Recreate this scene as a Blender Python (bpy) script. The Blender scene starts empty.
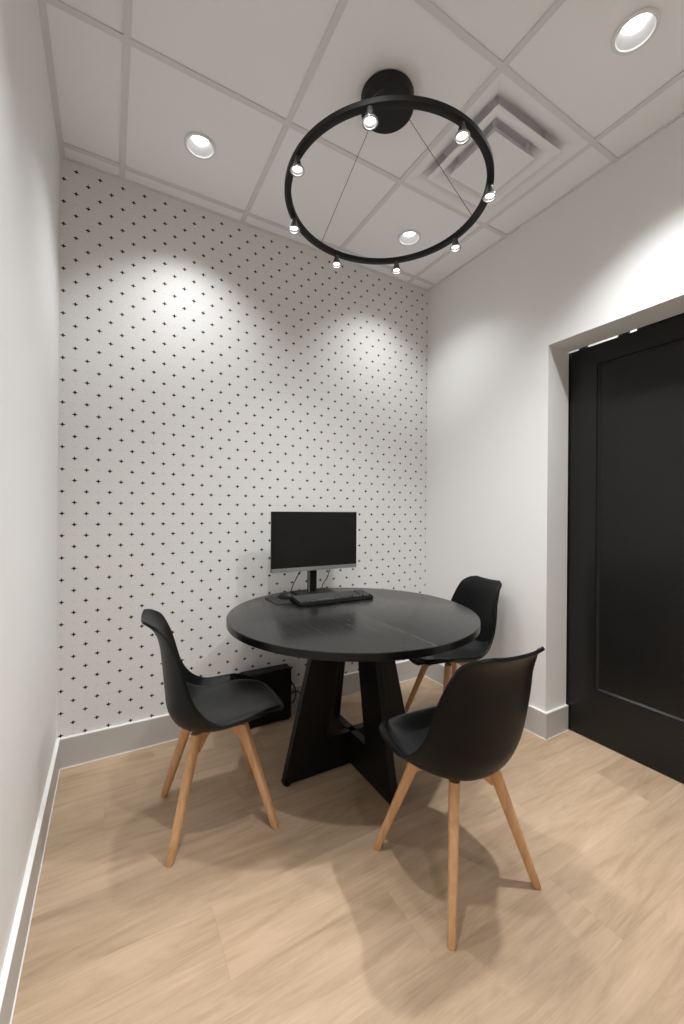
import bpy, bmesh, math, random
from mathutils import Vector, Matrix

C = bpy.context.scene.collection
PI = math.pi
random.seed(4)

# ---------------------------------------------------------------- dimensions
H = 2.8945            # ceiling height
D = 2.3261            # back wall
XL, XR = -0.2153, 2.0657
YB = -1.75            # wall behind the camera
GX, GY, T = 0.0427, 2.239, 0.6096   # ceiling grid
YN, ZN = 1.3522, 2.1438             # doorway jamb / head
Y0 = 0.36                           # other jamb
WT = 0.188                          # wall thickness at the doorway
BH = 0.138                          # baseboard height


# ---------------------------------------------------------------- materials
def mat(name, col=(.8, .8, .8), rough=.5, metal=0, spec=.5, emit=None, es=0, coat=0, coat_r=.1):
    m = bpy.data.materials.new(name)
    m.use_nodes = True
    b = m.node_tree.nodes['Principled BSDF']
    b.inputs['Base Color'].default_value = (*col, 1)
    b.inputs['Roughness'].default_value = rough
    b.inputs['Metallic'].default_value = metal
    b.inputs['Specular IOR Level'].default_value = spec
    b.inputs['Coat Weight'].default_value = coat
    b.inputs['Coat Roughness'].default_value = coat_r
    if emit:
        b.inputs['Emission Color'].default_value = (*emit, 1)
        b.inputs['Emission Strength'].default_value = es
    return m


class N:
    """small helper for node graphs"""
    def __init__(s, m):
        s.t = m.node_tree
        s.b = s.t.nodes['Principled BSDF']

    def node(s, kind, **kw):
        n = s.t.nodes.new(kind)
        for k, v in kw.items():
            setattr(n, k, v)
        return n

    def put(s, sock, v):
        if isinstance(v, bpy.types.NodeSocket):
            s.t.links.new(v, sock)
        else:
            sock.default_value = v

    def m(s, op, *a):
        n = s.node('ShaderNodeMath', operation=op)
        for i, v in enumerate(a):
            s.put(n.inputs[i], v)
        return n.outputs[0]

    def xyz(s):
        c = s.node('ShaderNodeTexCoord')
        p = s.node('ShaderNodeSeparateXYZ')
        s.t.links.new(c.outputs['Object'], p.inputs[0])
        return c.outputs['Object'], p.outputs

    def comb(s, x, y, z):
        n = s.node('ShaderNodeCombineXYZ')
        for i, v in enumerate((x, y, z)):
            s.put(n.inputs[i], v)
        return n.outputs[0]

    def noise(s, vec, scale=5, detail=4, rough=.5, dist=0):
        n = s.node('ShaderNodeTexNoise')
        s.put(n.inputs['Vector'], vec)
        n.inputs['Scale'].default_value = scale
        n.inputs['Detail'].default_value = detail
        n.inputs['Roughness'].default_value = rough
        n.inputs['Distortion'].default_value = dist
        return n.outputs['Fac']

    def ramp(s, fac, stops):
        n = s.node('ShaderNodeValToRGB')
        s.put(n.inputs[0], fac)
        e = n.color_ramp.elements
        while len(e) < len(stops):
            e.new(.5)
        for q, (p, c) in zip(e, stops):
            q.position = p
            q.color = (*c, 1)
        return n.outputs[0]

    def mix(s, fac, a, b, blend='MIX'):
        n = s.node('ShaderNodeMix', data_type='RGBA', blend_type=blend)
        s.put(n.inputs[0], fac)
        for i, v in ((6, a), (7, b)):
            if isinstance(v, tuple):
                v = (*v, 1)
            s.put(n.inputs[i], v)
        return n.outputs[2]

    def bump(s, h, strength=.1, dist=.001):
        n = s.node('ShaderNodeBump')
        n.inputs['Strength'].default_value = strength
        n.inputs['Distance'].default_value = dist
        s.put(n.inputs['Height'], h)
        s.t.links.new(n.outputs[0], s.b.inputs['Normal'])

    def color(s, c):
        s.t.links.new(c, s.b.inputs['Base Color'])


def paint(name, col, rough=.6, spec=.3, bs=.06):
    m = mat(name, col, rough, spec=spec)
    n = N(m)
    v, _ = n.xyz()
    n.bump(n.noise(v, 260, 3), bs, .0006)
    return m


M = {}
WALL = (.83, .83, .82)
M['wall'] = paint('wall_paint', WALL, .5, .35)
M['base'] = paint('baseboard_paint', (.53, .52, .505), .42, .4, .03)
M['bead'] = paint('white_bead', (.85, .84, .82), .5, .3, .02)
M['ceil'] = paint('ceiling_tile', (.91, .90, .915), .85, .15, .3)
M['grid'] = mat('ceiling_grid', (.74, .725, .73), .5, spec=.3)
M['diff'] = mat('diffuser_white', (.87, .86, .87), .45, spec=.35)
M['trim'] = mat('light_trim', (.8, .8, .8), .45, spec=.3)
M['refl'] = mat('reflector', (.42, .42, .42), .4, spec=.4)
M['lens'] = mat('lamp_lens', (1, 1, 1), .4, emit=(1, .985, .96), es=5)
M['led'] = mat('spot_lens', (1, 1, 1), .4, emit=(1, .96, .9), es=6)
M['black'] = mat('black_metal', (.013, .012, .012), .55, spec=.25)
M['cone'] = mat('smoked_glass', (.10, .10, .10), .18, .2, spec=.6)
M['rim'] = mat('clear_rim', (.45, .45, .45), .12, .5, spec=.8)
M['cable'] = mat('black_cable', (.02, .02, .02), .5)
M['door'] = mat('door_black', (.010, .0100, .0098), .26, spec=.36)
M['rail'] = mat('door_track', (.015, .015, .015), .4)
M['shell'] = paint('black_plastic', (.0040, .0043, .0046), .40, .17, .05)
M['plastic'] = mat('black_pc_plastic', (.007, .007, .007), .45, spec=.25)
M['keys'] = mat('key_caps', (.085, .085, .085), .6, spec=.15)
M['screen'] = mat('dark_screen', (.010, .009, .0085), .40, spec=.25)
M['silver'] = mat('silver_bezel', (.34, .34, .34), .35, .6)
M['stand'] = mat('dark_grey_stand', (.007, .007, .007), .5, spec=.2)
M['kbody'] = mat('keyboard_plastic', (.003, .003, .003), .6, spec=.08)
M['edge'] = mat('black_edge_band', (.006, .006, .006), .28, spec=.3)
M['pad'] = mat('mouse_pad_cloth', (.010, .010, .010), .8)
M['padedge'] = mat('pad_edge', (.008, .008, .008), .7)
M['steel'] = mat('grey_steel', (.25, .25, .25), .4, .8)

# cushion leather
m = mat('black_leather', (.014, .0142, .0145), .30, spec=.40)
n = N(m); v, _ = n.xyz(); n.bump(n.noise(v, 420, 4, .6), .12, .0006)
M['cushion'] = m

# beech legs
m = mat('beech', (.6, .35, .17), .42, spec=.4)
n = N(m); v, s = n.xyz()
gv = n.comb(n.m('MULTIPLY', s[0], 26), n.m('MULTIPLY', s[1], 26), n.m('MULTIPLY', s[2], 2.2))
f = n.noise(gv, 2.2, 5, .6, .6)
n.color(n.ramp(f, [(.3, (.58, .325, .155)), (.55, (.68, .40, .205)), (.75, (.75, .465, .255))]))
n.bump(f, .06, .0005)
M['beech'] = m

# black stained oak: quadrants of the top have the grain turned
def stained(name, quarter):
    m = mat(name, (.02, .02, .02), .33, spec=.40 if quarter else .18)
    n = N(m); v, s = n.xyz()
    if quarter:
        q = n.m('GREATER_THAN', n.m('MULTIPLY', s[0], s[1]), 0)
        a = n.m('ADD', n.m('MULTIPLY', s[0], n.m('SUBTRACT', 1, q)), n.m('MULTIPLY', s[1], q))
        b = n.m('ADD', n.m('MULTIPLY', s[1], n.m('SUBTRACT', 1, q)), n.m('MULTIPLY', s[0], q))
        gv = n.comb(n.m('MULTIPLY', a, 3.0), n.m('MULTIPLY', b, 60), s[2])
    else:
        gv = n.comb(n.m('MULTIPLY', s[0], 45), n.m('MULTIPLY', s[1], 45), n.m('MULTIPLY', s[2], 2.5))
    f = n.noise(gv, 1.6, 6, .65, 1.2)
    c = n.ramp(f, [(.3, (.005, .0048, .0045)), (.5, (.011, .0105, .010)), (.72, (.026, .0245, .023))]) if quarter else n.ramp(f, [(.3, (.004, .004, .004)), (.7, (.010, .0095, .009))])
    r = n.m('ADD', n.m('MULTIPLY', f, .22), .13 if quarter else .3)
    h = f
    if quarter:
        d = n.m('MINIMUM', n.m('ABSOLUTE', s[0]), n.m('ABSOLUTE', s[1]))
        line = n.m('LESS_THAN', d, .0024)
        c = n.mix(line, c, (.050, .048, .045))
        h = n.m('SUBTRACT', f, n.m('MULTIPLY', line, .6))
        c = n.mix(n.m('MULTIPLY', q, .25), c, (.034, .032, .030))
    n.color(c)
    n.t.links.new(r, n.b.inputs['Roughness'])
    n.bump(h, .06 if quarter else .2, .0006)
    return m
M['top'] = stained('stained_oak_top', True)
M['oak'] = stained('stained_oak_panel', False)

# wallpaper: staggered little crosses
m = mat('cross_wallpaper', (.7, .7, .7), .6, spec=.25)
n = N(m); v, s = n.xyz()
PX, PZ = .04918, .05292
u = n.m('DIVIDE', n.m('ADD', s[0], .1995), PX)
w = n.m('DIVIDE', n.m('SUBTRACT', s[2], 1.4222), PZ)
iu, iw = n.m('ROUND', u), n.m('ROUND', w)
du = n.m('MULTIPLY', n.m('ABSOLUTE', n.m('SUBTRACT', u, iu)), PX)
dw = n.m('MULTIPLY', n.m('ABSOLUTE', n.m('SUBTRACT', w, iw)), PZ)
odd = n.m('PINGPONG', n.m('ADD', iu, iw), 1)
def plus(a, b, c, d):
    h = n.m('ADD', n.m('DIVIDE', du, a), n.m('DIVIDE', dw, b))
    k = n.m('ADD', n.m('DIVIDE', dw, c), n.m('DIVIDE', du, d))
    return n.m('LESS_THAN', n.m('MINIMUM', h, k), 1)
full = n.m('MULTIPLY', plus(.0128, .0053, .0112, .0053), n.m('SUBTRACT', 1, odd))
faint = n.m('MULTIPLY', n.m('MULTIPLY', plus(.009, .0022, .004, .002), odd), .13)
bg = n.ramp(n.noise(v, 150, 4, .7), [(.35, (.73, .725, .715)), (.65, (.80, .795, .785))])
c = n.mix(faint, bg, (.1, .1, .1))
c = n.mix(full, c, (.018, .017, .017))
n.color(c)
n.bump(n.noise(v, 300, 3), .12, .0008)
M['paper'] = m

# vinyl plank floor
m = mat('oak_plank_floor', (.5, .4, .3), .42, spec=.4)
n = N(m); v, s = n.xyz()
PW, PL = .2286, 1.22
ry = n.m('DIVIDE', n.m('SUBTRACT', s[1], .826), PW)
row = n.m('FLOOR', ry)
fy = n.m('SUBTRACT', ry, row)
rx = n.m('DIVIDE', n.m('SUBTRACT', s[0], n.m('SUBTRACT', .785, n.m('MULTIPLY', row, .505))), PL)
colm = n.m('FLOOR', rx)
fx = n.m('SUBTRACT', rx, colm)
wn = n.node('ShaderNodeTexWhiteNoise', noise_dimensions='2D')
n.put(wn.inputs['Vector'], n.comb(row, colm, 0))
rnd = wn.outputs['Value']
off = n.m('MULTIPLY', rnd, 37)
gv = n.comb(n.m('ADD', n.m('MULTIPLY', s[0], 1.3), off), n.m('ADD', n.m('MULTIPLY', s[1], 9), off), 0)
f1 = n.noise(gv, 1.5, 7, .64, 1.6)
gv2 = n.comb(n.m('ADD', n.m('MULTIPLY', s[0], 3), off), n.m('MULTIPLY', s[1], 95), 0)
f2 = n.noise(gv2, 2.0, 4, .6, .3)
gv3 = n.comb(n.m('ADD', n.m('MULTIPLY', s[0], .9), off), n.m('ADD', n.m('MULTIPLY', s[1], 3.5), off), 0)
f3 = n.noise(gv3, 1.6, 3, .5, .5)
c = n.ramp(f1, [(.25, (.30, .20, .12)), (.48, (.51, .365, .235)), (.72, (.68, .50, .355))])
c = n.mix(.28, c, n.ramp(f2, [(.3, (.32, .225, .14)), (.7, (.65, .485, .34))]))
c = n.mix(.30, c, n.ramp(f3, [(.35, (.42, .30, .19)), (.65, (.65, .485, .34))]))
c = n.mix(1.0, c, n.ramp(rnd, [(0, (.84, .83, .82)), (1, (1.06, 1.06, 1.07))]), 'MULTIPLY')
ey = n.m('MINIMUM', fy, n.m('SUBTRACT', 1, fy))
ex = n.m('MINIMUM', fx, n.m('SUBTRACT', 1, fx))
seam = n.m('MAXIMUM', n.m('LESS_THAN', ey, .0035), n.m('LESS_THAN', ex, .0009))
c = n.mix(n.m('MULTIPLY', seam, .25), c, (.30, .20, .13))
n.color(c)
n.bump(n.m('SUBTRACT', n.m('ADD', f2, f1), seam), .10, .0006)
n.put(n.b.inputs['Roughness'], n.m('ADD', .36, n.m('MULTIPLY', f2, .16)))
M['floor'] = m


# ---------------------------------------------------------------- mesh helpers
def link(name, bm, m, parent=None, smooth=False, sharp=None):
    me = bpy.data.meshes.new(name)
    bmesh.ops.recalc_face_normals(bm, faces=bm.faces)
    bm.to_mesh(me)
    bm.free()
    ms = m if isinstance(m, (list, tuple)) else [m]
    for q in ms:
        me.materials.append(q)
    if smooth:
        for p in me.polygons:
            p.use_smooth = True
        if sharp:
            me.set_sharp_from_angle(angle=math.radians(sharp))
    o = bpy.data.objects.new(name, me)
    C.objects.link(o)
    if parent:
        o.parent = parent
    return o


def box(bm, x0, x1, y0, y1, z0, z1, bev=0, mi=0):
    vs = [bm.verts.new((x, y, z)) for x in (x0, x1) for y in (y0, y1) for z in (z0, z1)]
    fs = [bm.faces.new([vs[i] for i in q]) for q in
          ((0, 1, 3, 2), (4, 6, 7, 5), (0, 4, 5, 1), (2, 3, 7, 6), (0, 2, 6, 4), (1, 5, 7, 3))]
    for q in fs:
        q.material_index = mi
    if bev:
        es = list({e for q in fs for e in q.edges})
        bmesh.ops.bevel(bm, geom=es, offset=bev, segments=2, affect='EDGES', profile=.6)


def B(*a, **k):
    bm = bmesh.new()
    box(bm, *a, **k)
    return bm


def lathe(bm, prof, cx=0, cy=0, seg=48, mi=0, close=False):
    rings = []
    for r, z in prof:
        rings.append([bm.verts.new((cx + r * math.cos(2 * PI * i / seg), cy + r * math.sin(2 * PI * i / seg), z))
                      for i in range(seg)] if r > 1e-6 else [bm.verts.new((cx, cy, z))])
    if close:
        rings.append(rings[0])
    for a, b in zip(rings, rings[1:]):
        for i in range(seg):
            j = (i + 1) % seg
            if len(a) == 1 and len(b) == 1:
                continue
            if len(a) == 1:
                f = bm.faces.new((a[0], b[i], b[j]))
            elif len(b) == 1:
                f = bm.faces.new((a[i], a[j], b[0]))
            else:
                f = bm.faces.new((a[i], a[j], b[j], b[i]))
            f.material_index = mi


def tube(bm, pts, r, seg=10):
    pts = [Vector(p) for p in pts]
    prev = None
    for k, p in enumerate(pts):
        d = (pts[min(k + 1, len(pts) - 1)] - pts[max(k - 1, 0)]).normalized()
        up = Vector((0, 0, 1)) if abs(d.z) < .95 else Vector((1, 0, 0))
        a = d.cross(up).normalized()
        b = d.cross(a).normalized()
        ring = [bm.verts.new(p + a * r * math.cos(2 * PI * i / seg) + b * r * math.sin(2 * PI * i / seg)) for i in range(seg)]
        if prev:
            for i in range(seg):
                bm.faces.new((prev[i], prev[(i + 1) % seg], ring[(i + 1) % seg], ring[i]))
        else:
            bm.faces.new(ring[::-1])
        prev = ring
    bm.faces.new(prev)


def spline(P, n):
    """Catmull-Rom through tuples"""
    out = []
    K = len(P)
    for i in range(n + 1):
        t = i / n * (K - 1)
        k = min(int(t), K - 2)
        u = t - k
        p0 = P[max(k - 1, 0)]; p1 = P[k]; p2 = P[k + 1]; p3 = P[min(k + 2, K - 1)]
        out.append(tuple(.5 * ((2 * b) + (-a + c) * u + (2 * a - 5 * b + 4 * c - d) * u * u + (-a + 3 * b - 3 * c + d) * u ** 3)
                         for a, b, c, d in zip(p0, p1, p2, p3)))
    return out


def prism(bm, poly, f0, f1):
    """polygon (list of 2-D points) extruded between mapping functions f0 and f1"""
    a = [bm.verts.new(f0(*p)) for p in poly]
    b = [bm.verts.new(f1(*p)) for p in poly]
    n = len(poly)
    bm.faces.new(a)
    bm.faces.new(b[::-1])
    for i in range(n):
        bm.faces.new((a[i], b[i], b[(i + 1) % n], a[(i + 1) % n]))


def thing(name, label, cat, loc=(0, 0, 0), rz=0, group=None):
    o = bpy.data.objects.new(name, None)
    o.empty_display_size = .1
    C.objects.link(o)
    o.location = loc
    o.rotation_euler = (0, 0, rz)
    tag(o, label, cat, group)
    return o


def tag(o, label, cat, group=None):
    o['label'] = label
    o['category'] = cat
    if group:
        o['group'] = group


def struct(name, bm, m, parent=None, **k):
    o = link(name, bm, m, parent, **k)
    o['kind'] = 'structure'
    return o


def dup(root, loc, rz, label):
    r = root.copy(); C.objects.link(r)
    r.location = loc; r.rotation_euler = (0, 0, rz); r['label'] = label
    for ch in list(root.children):
        c = ch.copy(); C.objects.link(c); c.parent = r
        for g in ch.children:
            d = g.copy(); C.objects.link(d); d.parent = c
    return r


def light(name, kind, loc, energy, color=(1, 1, 1), rot=(0, 0, 0), **k):
    l = bpy.data.lights.new(name, kind)
    l.energy = energy
    l.color = color
    for a, v in k.items():
        setattr(l, a, v)
    o = bpy.data.objects.new(name, l)
    C.objects.link(o)
    o.location = loc
    o.rotation_euler = rot
    return o


# ---------------------------------------------------------------- the room
W = .12
struct('floor', B(XL - W, 3.5, YB - W, D + W, -.06, 0), M['floor'])
struct('wall_back', B(XL - W, XR + WT, D, D + W, 0, H + .25), M['paper'])
struct('wall_left', B(XL - W, XL, YB, D, 0, H + .25), M['wall'])
struct('wall_front', B(XL - W, XR + WT, YB - W, YB, 0, H + .25), M['wall'])
bm = bmesh.new()
box(bm, XR, XR + WT, YN, D, 0, H + .25)
box(bm, XR, XR + WT, YB, Y0, 0, H + .25)
box(bm, XR, XR + WT, Y0, YN, ZN, H + .25)
struct('wall_right', bm, M['wall'])
# corridor on the other side of the doorway
struct('wall_corridor', B(3.4, 3.5, YB - W, D + W, 0, H + .25), M['wall'])
struct('ceiling_corridor', B(XR + WT, 3.5, YB - W, D + W, H, H + .05), M['wall'])


def baseboard(name, x0, y0, x1, y1, nx, ny):
    """run from (x0,y0) to (x1,y1); (nx,ny) points into the room"""
    t = .014
    def run(bm, z0, z1, d):
        xs = sorted((x0, x1)) if nx == 0 else sorted((x0, x0 + nx * d))
        ys = sorted((y0, y1)) if ny == 0 else sorted((y0, y0 + ny * d))
        box(bm, xs[0], xs[1], ys[0], ys[1], z0, z1)
    bm = bmesh.new(); run(bm, .004, BH, t)
    o = struct(name, bm, M['base'])
    bm = bmesh.new(); run(bm, BH, BH + .005, t + .0005); run(bm, 0, .004, t + .003)
    struct('bead', bm, M['bead'], o)
    return o


baseboard('baseboard_back', XL, D, XR, D, 0, -1)
baseboard('baseboard_left', XL, YB, XL, D - .014, 1, 0)
baseboard('baseboard_right', XR, YN - .014, XR, D - .014, -1, 0)
baseboard('baseboard_jamb', XR, YN, XR + WT, YN, 0, -1)
baseboard('baseboard_front', XL + .014, YB, XR, YB, 0, 1)
baseboard('baseboard_side', XR, YB + .014, XR, Y0, -1, 0)

# ceiling tiles
DL = [(.348, 1.934), (1.567, 1.934), (1.567, .715), (.348, .715), (.348, -.504), (1.567, -.504)]
RH = .062
xs = [XL] + [GX + T * i for i in range(4)] + [XR]
ys = [YB] + [GY - T * j for j in range(6, -1, -1)] + [D]
bm = bmesh.new()
ZT = H + .005
def tile(x0, x1, y0, y1):
    hole = [d for d in DL if x0 < d[0] < x1 and y0 < d[1] < y1]
    if not hole:
        bm.faces.new([bm.verts.new(p) for p in ((x0, y0, ZT), (x1, y0, ZT), (x1, y1, ZT), (x0, y1, ZT))])
        return
    cx, cy = hole[0]
    K = 32
    inner, outer = [], []
    for i in range(K):
        a = 2 * PI * i / K + PI / 4
        c_, s_ = math.cos(a), math.sin(a)
        inner.append(bm.verts.new((cx + RH * c_, cy + RH * s_, ZT)))
        k = 1 / max(abs(c_), abs(s_))
        px = cx + c_ * k * .3048
        py = cy + s_ * k * .3048
        outer.append(bm.verts.new((min(max(px, x0), x1), min(max(py, y0), y1), ZT)))
    for i in range(K):
        j = (i + 1) % K
        bm.faces.new((inner[i], inner[j], outer[j], outer[i]))
for i in range(len(xs) - 1):
    for j in range(len(ys) - 1):
        if abs(xs[i] - (GX + 2 * T)) < 1e-6 and abs(ys[j] - (GY - 2 * T)) < 1e-6:
            continue                         # the air diffuser fills this cell
        tile(xs[i], xs[i + 1], ys[j], ys[j + 1])
ceiling = struct('ceiling', bm, M['ceil'])
for p in ceiling.data.polygons:
    if p.normal.z > 0:
        p.flip()
sol = ceiling.modifiers.new('s', 'SOLIDIFY'); sol.thickness = .015; sol.offset = -1
bm = bmesh.new()
g = .012
for x in xs[1:-1]:
    box(bm, x - g, x + g, YB, D, H - .001, H + .004)
for y in ys[1:-1]:
    box(bm, XL, XR, y - g, y + g, H - .0005, H + .0045)
box(bm, XL, XL + .022, YB, D, H - .003, H + .004)
box(bm, XR - .012, XR, YB, D, H - .002, H + .004)
box(bm, XL, XR, D - .012, D, H - .002, H + .004)
struct('ceiling_grid', bm, M['grid'], ceiling)
struct('ceiling_deck', B(XL, XR, YB, D, H + .22, H + .25), M['black'], ceiling)

# ---------------------------------------------------------------- door behind the opening
DX = XR + .2
door = struct('door_1', (lambda b: (box(b, DX, DX + .04, YN - .147, YN + .07, .006, 2.139),
                                    box(b, DX, DX + .04, Y0 - .07, Y0 + .147, .006, 2.139),
                                    box(b, DX, DX + .04, Y0 + .147, YN - .147, 2.035, 2.139),
                                    box(b, DX, DX + .04, Y0 + .147, YN - .147, .006, .272), b)[-1])(bmesh.new()), M['door'])
struct('door_panel', B(DX + .014, DX + .03, Y0 + .147, YN - .147, .272, 2.035), M['door'], door)
bm = bmesh.new()
ya, yb, za, zb = Y0 + .147, YN - .147, .272, 2.035
def moulding(d0, x0, d1, x1):
    o = [(ya + d0, za + d0), (yb - d0, za + d0), (yb - d0, zb - d0), (ya + d0, zb - d0)]
    i = [(ya + d1, za + d1), (yb - d1, za + d1), (yb - d1, zb - d1), (ya + d1, zb - d1)]
    vo = [bm.verts.new((x0, *p)) for p in o]
    vi = [bm.verts.new((x1, *p)) for p in i]
    for k in range(4):
        bm.faces.new((vo[k], vo[(k + 1) % 4], vi[(k + 1) % 4], vi[k]))
moulding(0, DX, .002, DX + .005)
moulding(.002, DX + .005, .010, DX + .0035)
moulding(.010, DX + .0035, .018, DX + .014)
struct('door_moulding', bm, M['door'], door)
struct('door_hanger', B(DX + .008, DX + .03, 1.268, 1.306, 2.139, 2.22), M['rail'], door)
struct('door_hanger', B(DX + .008, DX + .03, 1.060, 1.106, 2.139, 2.22), M['rail'], door)
struct('door_track', B(DX + .005, DX + .05, Y0 - .2, 1.018, 2.137, 2.23), M['rail'], door)

# ---------------------------------------------------------------- recessed downlights
def make_downlight(name, loc, label):
    t = thing(name, label, 'ceiling light', loc, 0, 'recessed ceiling downlights')
    bm = bmesh.new()
    lathe(bm, [(.069, .004), (.069, -.002), (.066, -.004), (.0575, -.003), (.056, .002), (.056, .006)], close=True)
    link('trim_ring', bm, M['trim'], t, True, 40)
    bm = bmesh.new()
    lathe(bm, [(.056, .002), (.053, .010), (.045, .022), (.036, .034), (.0375, .035), (.047, .022), (.055, .010), (.058, .002)], close=True)
    link('reflector', bm, M['refl'], t, True, 50)
    bm = bmesh.new()
    lathe(bm, [(0, .030), (.030, .0305), (.0365, .034), (.0365, .06), (0, .06)])
    link('lens', bm, M['lens'], t, True, 40)
    return t


dl = make_downlight('recessed_downlight', (*DL[0], H), 'round white recessed downlight in ceiling tile beside the left wall')
labs = ['round recessed downlight in the far corner tile, behind the black ring light',
        'round recessed downlight in the ceiling tile before the black door, largest-looking of the downlights',
        'round recessed downlight outside the frame, above the left front of the room']
for d, l in zip(DL[1:3], labs):
    dup(dl, (*d, H), 0, l)

E_DL = [33, 24, 84, 46, 22, 22]  # last three are unseen lamps without fittings; rear two added for fill
for i, d in enumerate(DL):
    light('downlight_or_fill_lamp', 'SPOT', (*d, H - .008), E_DL[i], (.965, .985, 1.0), spot_size=math.radians(111), spot_blend=1.0, shadow_soft_size=.035)

# ---------------------------------------------------------------- air diffuser
DCX, DCY = GX + 2.5 * T, GY - 1.5 * T
diff = thing('air_diffuser', 'square white stepped air diffuser set in the ceiling grid', 'air vent', (DCX, DCY, H))
def sq_loft(bm, prof):
    """square rings: (half size, z)"""
    rings = []
    for h, z in prof:
        rr = .004
        ring = []
        for (sx, sy) in ((1, 1), (-1, 1), (-1, -1), (1, -1)):
            a0 = {(1, 1): 0, (-1, 1): PI / 2, (-1, -1): PI, (1, -1): 1.5 * PI}[(sx, sy)]
            for k in range(4):
                a = a0 + k * PI / 6
                ring.append(bm.verts.new((sx * (h - rr) + rr * math.cos(a), sy * (h - rr) + rr * math.sin(a), z)))
        rings.append(ring)
    for a, b in zip(rings, rings[1:]):
        for i in range(16):
            bm.faces.new((a[i], a[(i + 1) % 16], b[(i + 1) % 16], b[i]))
    return rings
bm = bmesh.new()
sq_loft(bm, [(.2935, .012), (.2935, 0), (.286, 0), (.270, .0025), (.255, .007), (.240, .014), (.225, .024), (.210, .037), (.195, .054), (.180, .076), (.168, .105)])
link('outer_frame', bm, M['diff'], diff, True, 60)
bm = bmesh.new()
sq_loft(bm, [(.212, -.008), (.213, -.010), (.200, -.012), (.186, -.009), (.170, .000), (.156, .013), (.145, .032), (.138, .056), (.141, .058), (.149, .033), (.160, .016), (.174, .003), (.190, -.006), (.212, -.008)])
link('cone_ring', bm, M['diff'], diff, True, 35)
bm = bmesh.new()
r = sq_loft(bm, [(.120, .02), (.126, -.004), (.135, -.018), (.135, -.020)])
bm.faces.new(r[-1]); bm.faces.new(r[0][::-1])
link('centre_plaque', bm, M['diff'], diff, True, 35)
bm = bmesh.new()
for sx, sy in ((1, 1), (-1, 1), (-1, -1), (1, -1)):
    box(bm, sx * .112 - .012, sx * .112 + .012, sy * .112 - .0015, sy * .112 + .0015, .015, .10)
    box(bm, sx * .16 - .012, sx * .16 + .012, sy * .16 - .0015, sy * .16 + .0015, .018, .10)
box(bm, -.18, .18, -.18, .18, .104, .11)
link('neck', bm, M['diff'], diff)

# ---------------------------------------------------------------- ring chandelier
CX, CY = .956, 1.325
ch = thing('ring_chandelier', 'round black ring pendant light with eight small spotlights hung on thin cables', 'pendant light', (CX, CY, 0))
bm = bmesh.new()
lathe(bm, [(0, H), (.104, H), (.106, H - .002), (.106, H - .048), (.103, H - .051), (0, H - .051)], seg=64)
link('canopy', bm, M['black'], ch, True, 40)
ZR0, ZR1 = 2.471, 2.488
bm = bmesh.new()
lathe(bm, [(.380, ZR0), (.3815, ZR0 - .0008), (.4045, ZR0 - .0008), (.406, ZR0), (.406, ZR1), (.4045, ZR1 + .0008), (.3815, ZR1 + .0008), (.380, ZR1)], seg=160, close=True)
link('ring', bm, M['black'], ch, True, 50)
for a in (105, 345, 225):
    a = math.radians(a)
    c_, s_ = math.cos(a), math.sin(a)
    bm = bmesh.new()
    tube(bm, [(.085 * c_, .085 * s_, H - .05), (.396 * c_, .396 * s_, ZR1)], .0011, 8)
    link('suspension_cable', bm, M['cable'], ch)
for k in range(8):
    a = 3.955 + k * PI / 4
    x, y = .393 * math.cos(a), .393 * math.sin(a)
    bm = bmesh.new()
    lathe(bm, [(0, ZR0), (.010, ZR0), (.0105, ZR0 - .006), (.0115, ZR0 - .014), (.0165, ZR0 - .031), (.0225, ZR0 - .043),
               (.0215, ZR0 - .043), (.0155, ZR0 - .032), (0, ZR0 - .032)], x, y, 28)
    hd = link('spotlight_head', bm, M['cone'], ch, True, 40)
    bm = bmesh.new()
    lathe(bm, [(.0215, ZR0 - .042), (.0245, ZR0 - .042), (.0255, ZR0 - .046), (.0245, ZR0 - .048), (.0205, ZR0 - .047)], x, y, 28, close=True)
    link('glass_rim', bm, M['rim'], hd, True, 60)
    bm = bmesh.new()
    lathe(bm, [(0, ZR0 - .042), (.011, ZR0 - .0415), (.0146, ZR0 - .039), (.0148, ZR0 - .032)], x, y, 24)
    link('lens', bm, M['led'], hd, True, 60)
    light('chandelier_spot', 'SPOT', (CX + x, CY + y, ZR0 - .050), 5.8, (1, .985, .965), spot_size=math.radians(120), spot_blend=.9, shadow_soft_size=.014)

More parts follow.
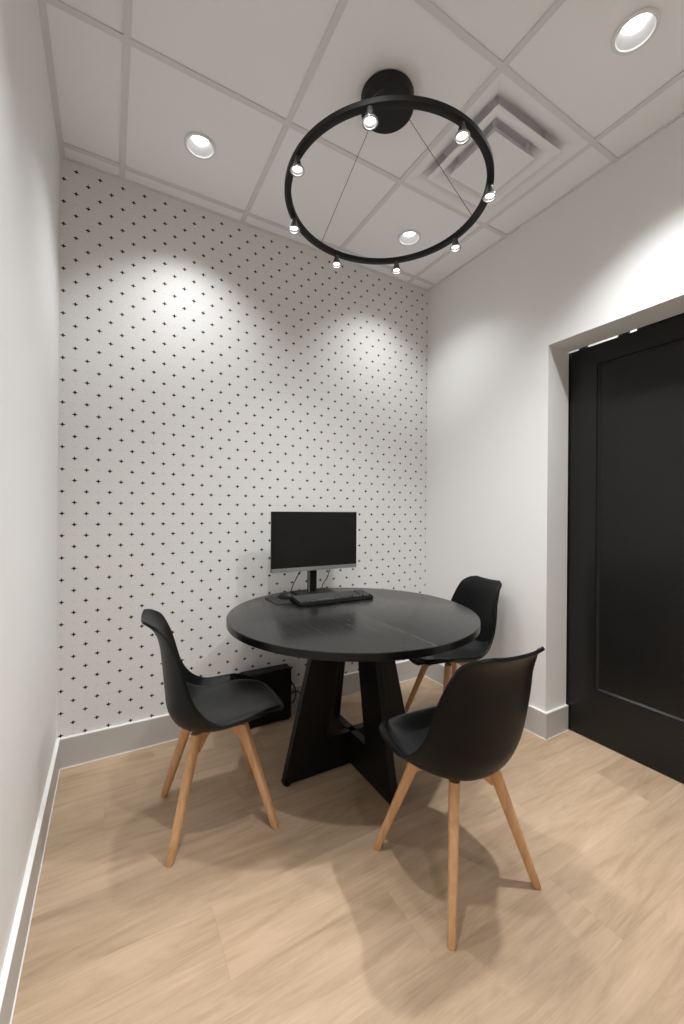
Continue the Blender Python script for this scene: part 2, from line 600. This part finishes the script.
# ---------------------------------------------------------------- round table
TX, TY, ZTOP = 1.032, 1.689, .745
tb = thing('round_table', 'round black wood table on crossed panel base', 'table', (TX, TY, 0))
bm = bmesh.new()
RT, TH = .594, .032
lathe(bm, [(0, ZTOP), (RT - .003, ZTOP), (RT - .0008, ZTOP - .0008), (RT, ZTOP - .003), (RT, ZTOP - TH + .003), (RT - .003, ZTOP - TH), (0, ZTOP - TH)], seg=160)
link('tabletop', bm, M['top'], tb, True, 40)
bm = bmesh.new()
lathe(bm, [(RT - .001, ZTOP - .0035), (RT + .0006, ZTOP - .0040), (RT + .0006, ZTOP - TH + .002), (RT - .001, ZTOP - TH + .001)], seg=160, close=True)
link('edge_band', bm, M['edge'], tb, True, 40)
zt = ZTOP - TH
def outer(z): return .362 - .24 * z
def inner(z): return .178 - .18 * z
def base_panel(swap, t=.036):
    z0 = .012
    zp = .165
    poly = [(-outer(z0), z0), (outer(z0), z0), (outer(zt), zt), (inner(zt), zt), (inner(zp), zp), (-inner(zp), zp), (-inner(zt), zt), (-outer(zt), zt)]
    bm = bmesh.new()
    if swap:
        prism(bm, poly, lambda u, z: (-t / 2, u, z), lambda u, z: (t / 2, u, z))
    else:
        prism(bm, poly, lambda u, z: (u, -t / 2, z), lambda u, z: (u, t / 2, z))
    bmesh.ops.bevel(bm, geom=bm.edges[:], offset=.0012, segments=1, affect='EDGES')
    return link('base_panel', bm, M['oak'], tb)
base_panel(False); base_panel(True)
for x, y in ((.335, 0), (-.335, 0), (0, .335), (0, -.335)):
    bm = bmesh.new()
    lathe(bm, [(0, 0), (.014, 0), (.015, .003), (.015, .013), (0, .013)], x, y, 20)
    link('levelling_foot', bm, M['plastic'], tb, True, 40)

# ---------------------------------------------------------------- chairs
# sections: centre line (x, z), rim (x, z), half width
SEC = [
    (.250, .382, .244, .387, .050),
    (.264, .397, .254, .403, .080),
    (.262, .412, .244, .420, .113),
    (.237, .418, .211, .438, .155),
    (.190, .417, .166, .456, .191),
    (.120, .407, .108, .467, .215),
    (.040, .394, .045, .464, .224),
    (-.040, .387, -.015, .465, .226),
    (-.104, .393, -.060, .484, .225),
    (-.152, .416, -.095, .519, .217),
    (-.181, .465, -.122, .566, .208),
    (-.189, .520, -.138, .616, .203),
    (-.195, .580, -.151, .664, .195),
    (-.201, .642, -.166, .712, .182),
    (-.208, .700, -.186, .758, .171),
    (-.219, .748, -.206, .793, .159),
    (-.236, .785, -.230, .812, .147),
    (-.256, .810, -.252, .824, .130),
    (-.272, .822, -.268, .830, .107),
    (-.279, .826, -.275, .831, .092),
]
NS, NV = 76, 32
def shell_pt(k, v):
    sx, sz, rx, rz, w = SHELL[k]
    e = abs(v) ** 2.3
    return Vector((sx + (rx - sx) * e, w * v, sz + (rz - sz) * e)), None
SHELL = spline(SEC, NS)


def make_chair(label):
    t = thing('dining_chair', label, 'chair', (0, 0, 0), 0, 'dining chairs around the round table')
    bm = bmesh.new()
    G = [[bm.verts.new(shell_pt(k, -1 + 2 * j / NV)[0]) for j in range(NV + 1)] for k in range(NS + 1)]
    for k in range(NS):
        for j in range(NV):
            bm.faces.new((G[k][j], G[k + 1][j], G[k + 1][j + 1], G[k][j + 1]))
    sh = link('seat_shell', bm, M['shell'], t, True)
    nz = sh.data.polygons[(NS // 4) * NV + NV // 2].normal.z
    so = sh.modifiers.new('s', 'SOLIDIFY'); so.thickness = .010; so.offset = -1 if nz > 0 else 1
    bv = sh.modifiers.new('b', 'BEVEL'); bv.width = .003; bv.segments = 3; bv.limit_method = 'ANGLE'; bv.angle_limit = math.radians(50)
    # cushion on the seat pan
    bm = bmesh.new()
    k0, k1 = 10, 40
    top, bot = [], []
    NU = 24
    def pt(k, v, h):
        p, _ = shell_pt(k, v)
        d = Vector((0, 0, 1)) if k < 28 else Vector((.7 * (k - 28) / 12, 0, 1)).normalized()
        return p + d * h
    for k in range(k0, k1 + 1):
        u = (k - k0) / (k1 - k0)
        wv = .85 * (1 - max(0, .12 - u) ** 1.3 * 1.6)
        wv *= (1 - .55 * max(0, u - .80) ** 1.5 / .2 ** 1.5 * .45)
        rt, rb = [], []
        for j in range(NU + 1):
            v = -1 + 2 * j / NU
            edge = min(1, (1 - abs(v)) / .10) if abs(v) < 1 else 0
            eu = min(1, u / .07, (1 - u) / .08)
            hh = .0015 + .009 * math.sqrt(max(0, 1 - (1 - edge) ** 2)) * math.sqrt(max(0, 1 - (1 - eu) ** 2)) + .004 * (1 - v * v) * eu
            rt.append(bm.verts.new(pt(k, v * wv, hh)))
            rb.append(bm.verts.new(pt(k, v * wv, .0005)))
        top.append(rt); bot.append(rb)
    for R_, flip in ((top, 0), (bot, 1)):
        for a, b in zip(R_, R_[1:]):
            for j in range(NU):
                bm.faces.new((a[j], b[j], b[j + 1], a[j + 1]))
    for a, b in ((top[0], bot[0]), (top[-1], bot[-1])):
        for j in range(NU):
            bm.faces.new((a[j], a[j + 1], b[j + 1], b[j]))
    for j in (0, NU):
        for i in range(len(top) - 1):
            bm.faces.new((top[i][j], top[i + 1][j], bot[i + 1][j], bot[i][j]))
    link('seat_cushion', bm, M['cushion'], t, True, 70)
    # legs
    for sx, sy in ((1, 1), (1, -1), (-1, -1), (-1, 1)):
        A = Vector((.085 * sx - .005, .085 * sy, .384)); Bt = Vector((.190 * sx, .190 * sy, .0))
        bm = bmesh.new()
        ax = Vector((sx, sy, 0)).normalized(); bx = Vector((-sy, sx, 0)).normalized()
        rings = []
        for u in [0, .12, .3, .55, .8, .985, 1]:
            p = A.lerp(Bt, u)
            wr = .0215 - .0080 * u       # radial half depth
            wt = .0175 - .0050 * u
            if u == 1:
                wr *= .8; wt *= .8
            ring = []
            for i in range(16):
                a = 2 * PI * (i + .5) / 16
                c_, s_ = math.cos(a), math.sin(a)
                k = (abs(c_) ** 4 + abs(s_) ** 4) ** -.25
                q = p + ax * (wr * c_ * k) + bx * (wt * s_ * k)
                ring.append(bm.verts.new(q))
            rings.append(ring)
        for a, b in zip(rings, rings[1:]):
            for i in range(16):
                bm.faces.new((a[i], a[(i + 1) % 16], b[(i + 1) % 16], b[i]))
        bm.faces.new(rings[0]); bm.faces.new(rings[-1][::-1])
        link('leg', bm, M['beech'], t, True, 40)
    # crossed rails under the seat
    for sgn in (1, -1):
        bm = bmesh.new()
        ax = Vector((1, sgn, 0)).normalized(); bx = Vector((-sgn, 1, 0)).normalized()
        poly = [(-.128, .312), (-.112, .320), (-.082, .346), (-.04, .360), (.04, .360), (.082, .346), (.112, .320), (.128, .312), (.118, .388), (-.118, .388)]
        f = lambda d: (lambda u, z: tuple(ax * u + bx * d + Vector((0, 0, z))))
        prism(bm, poly, f(-.0115), f(.0115))
        link('cross_rail', bm, M['beech'], t)
    bm = bmesh.new()
    lathe(bm, [(0, .362), (.020, .362), (.022, .368), (.024, .386), (.03, .392), (0, .392)], 0, 0, 24)
    link('mounting_plate', bm, M['steel'], t, True, 40)
    return t


c1 = make_chair('black shell chair with beech legs beside the patterned wall, turned side-on to the table')
c1.location = (.386, 1.684, 0)
c1.rotation_euler = (0, 0, math.radians(-3.5))
cr = dup(c1, (1.037, 1.018, 0), math.radians(89.3), 'black shell chair standing before the round table, its back facing us')
for ch_ in cr.children:
    if ch_.name.startswith('seat'):
        ch_.rotation_euler.z = math.radians(-2.5)
        ch_.location = (0, .009, 0)
dup(c1, (1.722, 1.722, 0), math.radians(172.5), 'black shell chair in the far corner, partly hidden behind the round table')

# ---------------------------------------------------------------- on the table
Z = ZTOP
# monitor
mo = thing('computer_monitor', 'switched-off flat monitor with thin silver chin, standing on the round table', 'monitor', (1.037, 2.10, Z))
bm = bmesh.new()
sx0, sx1 = -.272, .272
zb0, zb1 = .144, .481
box(bm, sx0, sx1, .004, .022, zb0 + .001, zb1, .003)
box(bm, -.20, .20, .02, .046, zb0 + .04, zb1 - .06, .01)
link('housing', bm, M['plastic'], mo)
link('screen', B(sx0 + .004, sx1 - .004, .0015, .004, zb0 + .024, zb1 - .004), M['screen'], mo)
bm = bmesh.new()
box(bm, sx0, sx1, 0, .006, zb0, zb0 + .0215, .001)
link('chin', bm, M['silver'], mo)
bm = bmesh.new()
box(bm, sx0, sx0 + .003, .001, .008, zb0 + .02, zb1); box(bm, sx1 - .003, sx1, .001, .008, zb0 + .02, zb1)
box(bm, sx0, sx1, .001, .008, zb1 - .003, zb1 + .0005)
link('bezel', bm, M['stand'], mo)
bm = bmesh.new()
box(bm, -.028, .028, .05, .066, .010, .34, .003)
box(bm, -.030, .030, .04, .052, .20, .34, .002)
link('stand_column', bm, M['plastic'], mo)
bm = bmesh.new()
box(bm, -.029, -.018, .046, .052, .012, .30, .001)
link('column_trim', bm, M['steel'], mo)
bm = bmesh.new()
box(bm, -.115, .115, -.075, .115, 0, .014, .003)
link('stand_base', bm, M['stand'], mo)
# its cables
def cable(name, pts, r, label, par=None, n=24):
    bm = bmesh.new()
    tube(bm, spline(pts, n), r)
    o = link(name, bm, M['cable'], par, True)
    if not par:
        tag(o, label, 'cable')
    return o
cable('power_cable', [(-.065, .03, .20), (-.078, .04, .15), (-.105, .055, .09), (-.112, .09, .04), (-.105, .125, .004)], .0028, '', mo)
cable('video_cable', [(.120, .03, .20), (.115, .045, .15), (.105, .06, .09), (.098, .10, .045), (.10, .128, .006)], .0028, '', mo)

# keyboard
kb = thing('keyboard', 'black full-size keyboard lying before the monitor', 'keyboard', (1.060, 1.938, Z), math.radians(-1))
bm = bmesh.new()
K = 24
def kfront(u): return -.072 - .016 * (1 - u * u)
rows = []
for i in range(K + 1):
    u = -1 + 2 * i / K
    x = .228 * u
    yf, yb_ = kfront(u) + .02 * max(0, abs(u) - .93) / .07, .072 - .012 * u * u
    rows.append([bm.verts.new(p) for p in ((x, yf, .0), (x, yf, .008), (x, yf + .008, .013), (x, yb_ - .006, .024), (x, yb_, .020), (x, yb_, .0))])
for a, b in zip(rows, rows[1:]):
    for j in range(6):
        bm.faces.new((a[j], b[j], b[(j + 1) % 6], a[(j + 1) % 6]))
bm.faces.new(rows[0]); bm.faces.new(rows[-1][::-1])
link('keyboard_body', bm, M['kbody'], kb, True, 30)
bm = bmesh.new()
for r_ in range(6):
    y = -.050 + r_ * .0195
    x = -.212
    while x < .206:
        wd = .0128
        if r_ == 0 and -.13 < x < -.11:
            wd = .105
        if -.002 < x - .083 < .012 or -.002 < x - .152 < .010:
            x += .010; continue
        z = .0135 + (y + .05) * .085
        box(bm, x, x + wd, y, y + .0125, z - .003, z + .009, .0012)
        x += wd + .0065
link('keys', bm, M['keys'], kb)

# mouse pad and mouse
pd = thing('mouse_pad', 'thin dark mouse pad lying beside the keyboard near the table edge', 'mouse pad', (.862, 2.062, Z), math.radians(0))
link('pad_edge', B(-.115, .115, -.095, .095, 0, .0025, .001), M['padedge'], pd)
link('pad_surface', B(-.111, .111, -.091, .091, .0025, .0032), M['pad'], pd)
ms = thing('computer_mouse', 'small black computer mouse on the mouse pad', 'mouse', (.842, 2.085, Z + .0034), math.radians(35))
bm = bmesh.new()
bmesh.ops.create_uvsphere(bm, u_segments=28, v_segments=16, radius=1)
for v_ in bm.verts:
    x, y, z = v_.co
    zz = max(z, 0)
    v_.co = (x * .030 * (1 - .12 * y), y * .052, (zz ** .8) * .033 * (1 - .22 * y) if z > 0 else z * .002 + .002)
link('mouse_body', bm, M['plastic'], ms, True, 60)
bm = bmesh.new()
bmesh.ops.create_cone(bm, cap_ends=True, segments=20, radius1=.009, radius2=.009, depth=.006,
                      matrix=Matrix.Translation((0, .026, .020)) @ Matrix.Rotation(PI / 2, 4, 'Y'))
link('scroll_wheel', bm, M['stand'], ms, True, 40)

# ---------------------------------------------------------------- on the floor by the wall
pc = thing('desktop_computer', 'black desktop computer case standing on the floor against the patterned wall', 'computer', (.794, 2.262, 0))
link('case', B(-.143, .143, -.045, .040, .006, .303, .008), M['plastic'], pc)
link('front_bezel', B(-.150, -.143, -.044, .039, .010, .299, .003), M['plastic'], pc)
for x in (-.11, .11):
    link('rubber_foot', B(x - .02, x + .02, -.04, .035, 0, .007), M['plastic'], pc)
bm = bmesh.new()
pts = [(.940, 2.285, .20), (.962, 2.285, .19), (.985, 2.280, .15), (.990, 2.278, .10), (.968, 2.275, .065), (.945, 2.27, .085), (.955, 2.268, .125), (.990, 2.262, .135), (1.03, 2.265, .09), (1.05, 2.27, .02), (1.12, 2.27, .006)]
tube(bm, spline(pts, 60), .0045)
o = link('power_cord', bm, M['cable'], None, True)
tag(o, 'looped black cord against the grey baseboard, coming out of the computer case', 'cord')

# ---------------------------------------------------------------- corridor lamp, world, camera
light('corridor_lamp', 'AREA', (2.9, 1.4, H - .05), 7, (1, .98, .95), size=.9)
w = bpy.data.worlds.new('world')
bpy.context.scene.world = w
w.use_nodes = True
w.node_tree.nodes['Background'].inputs[0].default_value = (.02, .02, .02, 1)

f, yaw, pitch, roll = 403.73, .521, -.0018, .0072
F = Vector((math.sin(yaw), math.cos(yaw), math.sin(pitch))).normalized()
R = Vector((math.cos(yaw), -math.sin(yaw), 0))
U = R.cross(F)
R2 = math.cos(roll) * R + math.sin(roll) * U
U2 = -math.sin(roll) * R + math.cos(roll) * U
cd = bpy.data.cameras.new('camera')
cam = bpy.data.objects.new('camera', cd)
C.objects.link(cam)
cam.matrix_world = Matrix(((R2.x, U2.x, -F.x, 0), (R2.y, U2.y, -F.y, 0), (R2.z, U2.z, -F.z, 1.2307), (0, 0, 0, 1)))
cd.sensor_fit = 'VERTICAL'
cd.sensor_height = 24
cd.lens = f * 24 / 1024
cd.clip_start = .02
S = bpy.context.scene
S.camera = cam
S.view_settings.view_transform = 'Standard'
S.view_settings.look = 'None'
S.view_settings.gamma = 1
S.view_settings.use_curve_mapping = False
S.view_settings.exposure = 0.58
S.cycles.use_denoising = True
S.cycles.max_bounces = 10
S.cycles.diffuse_bounces = 7
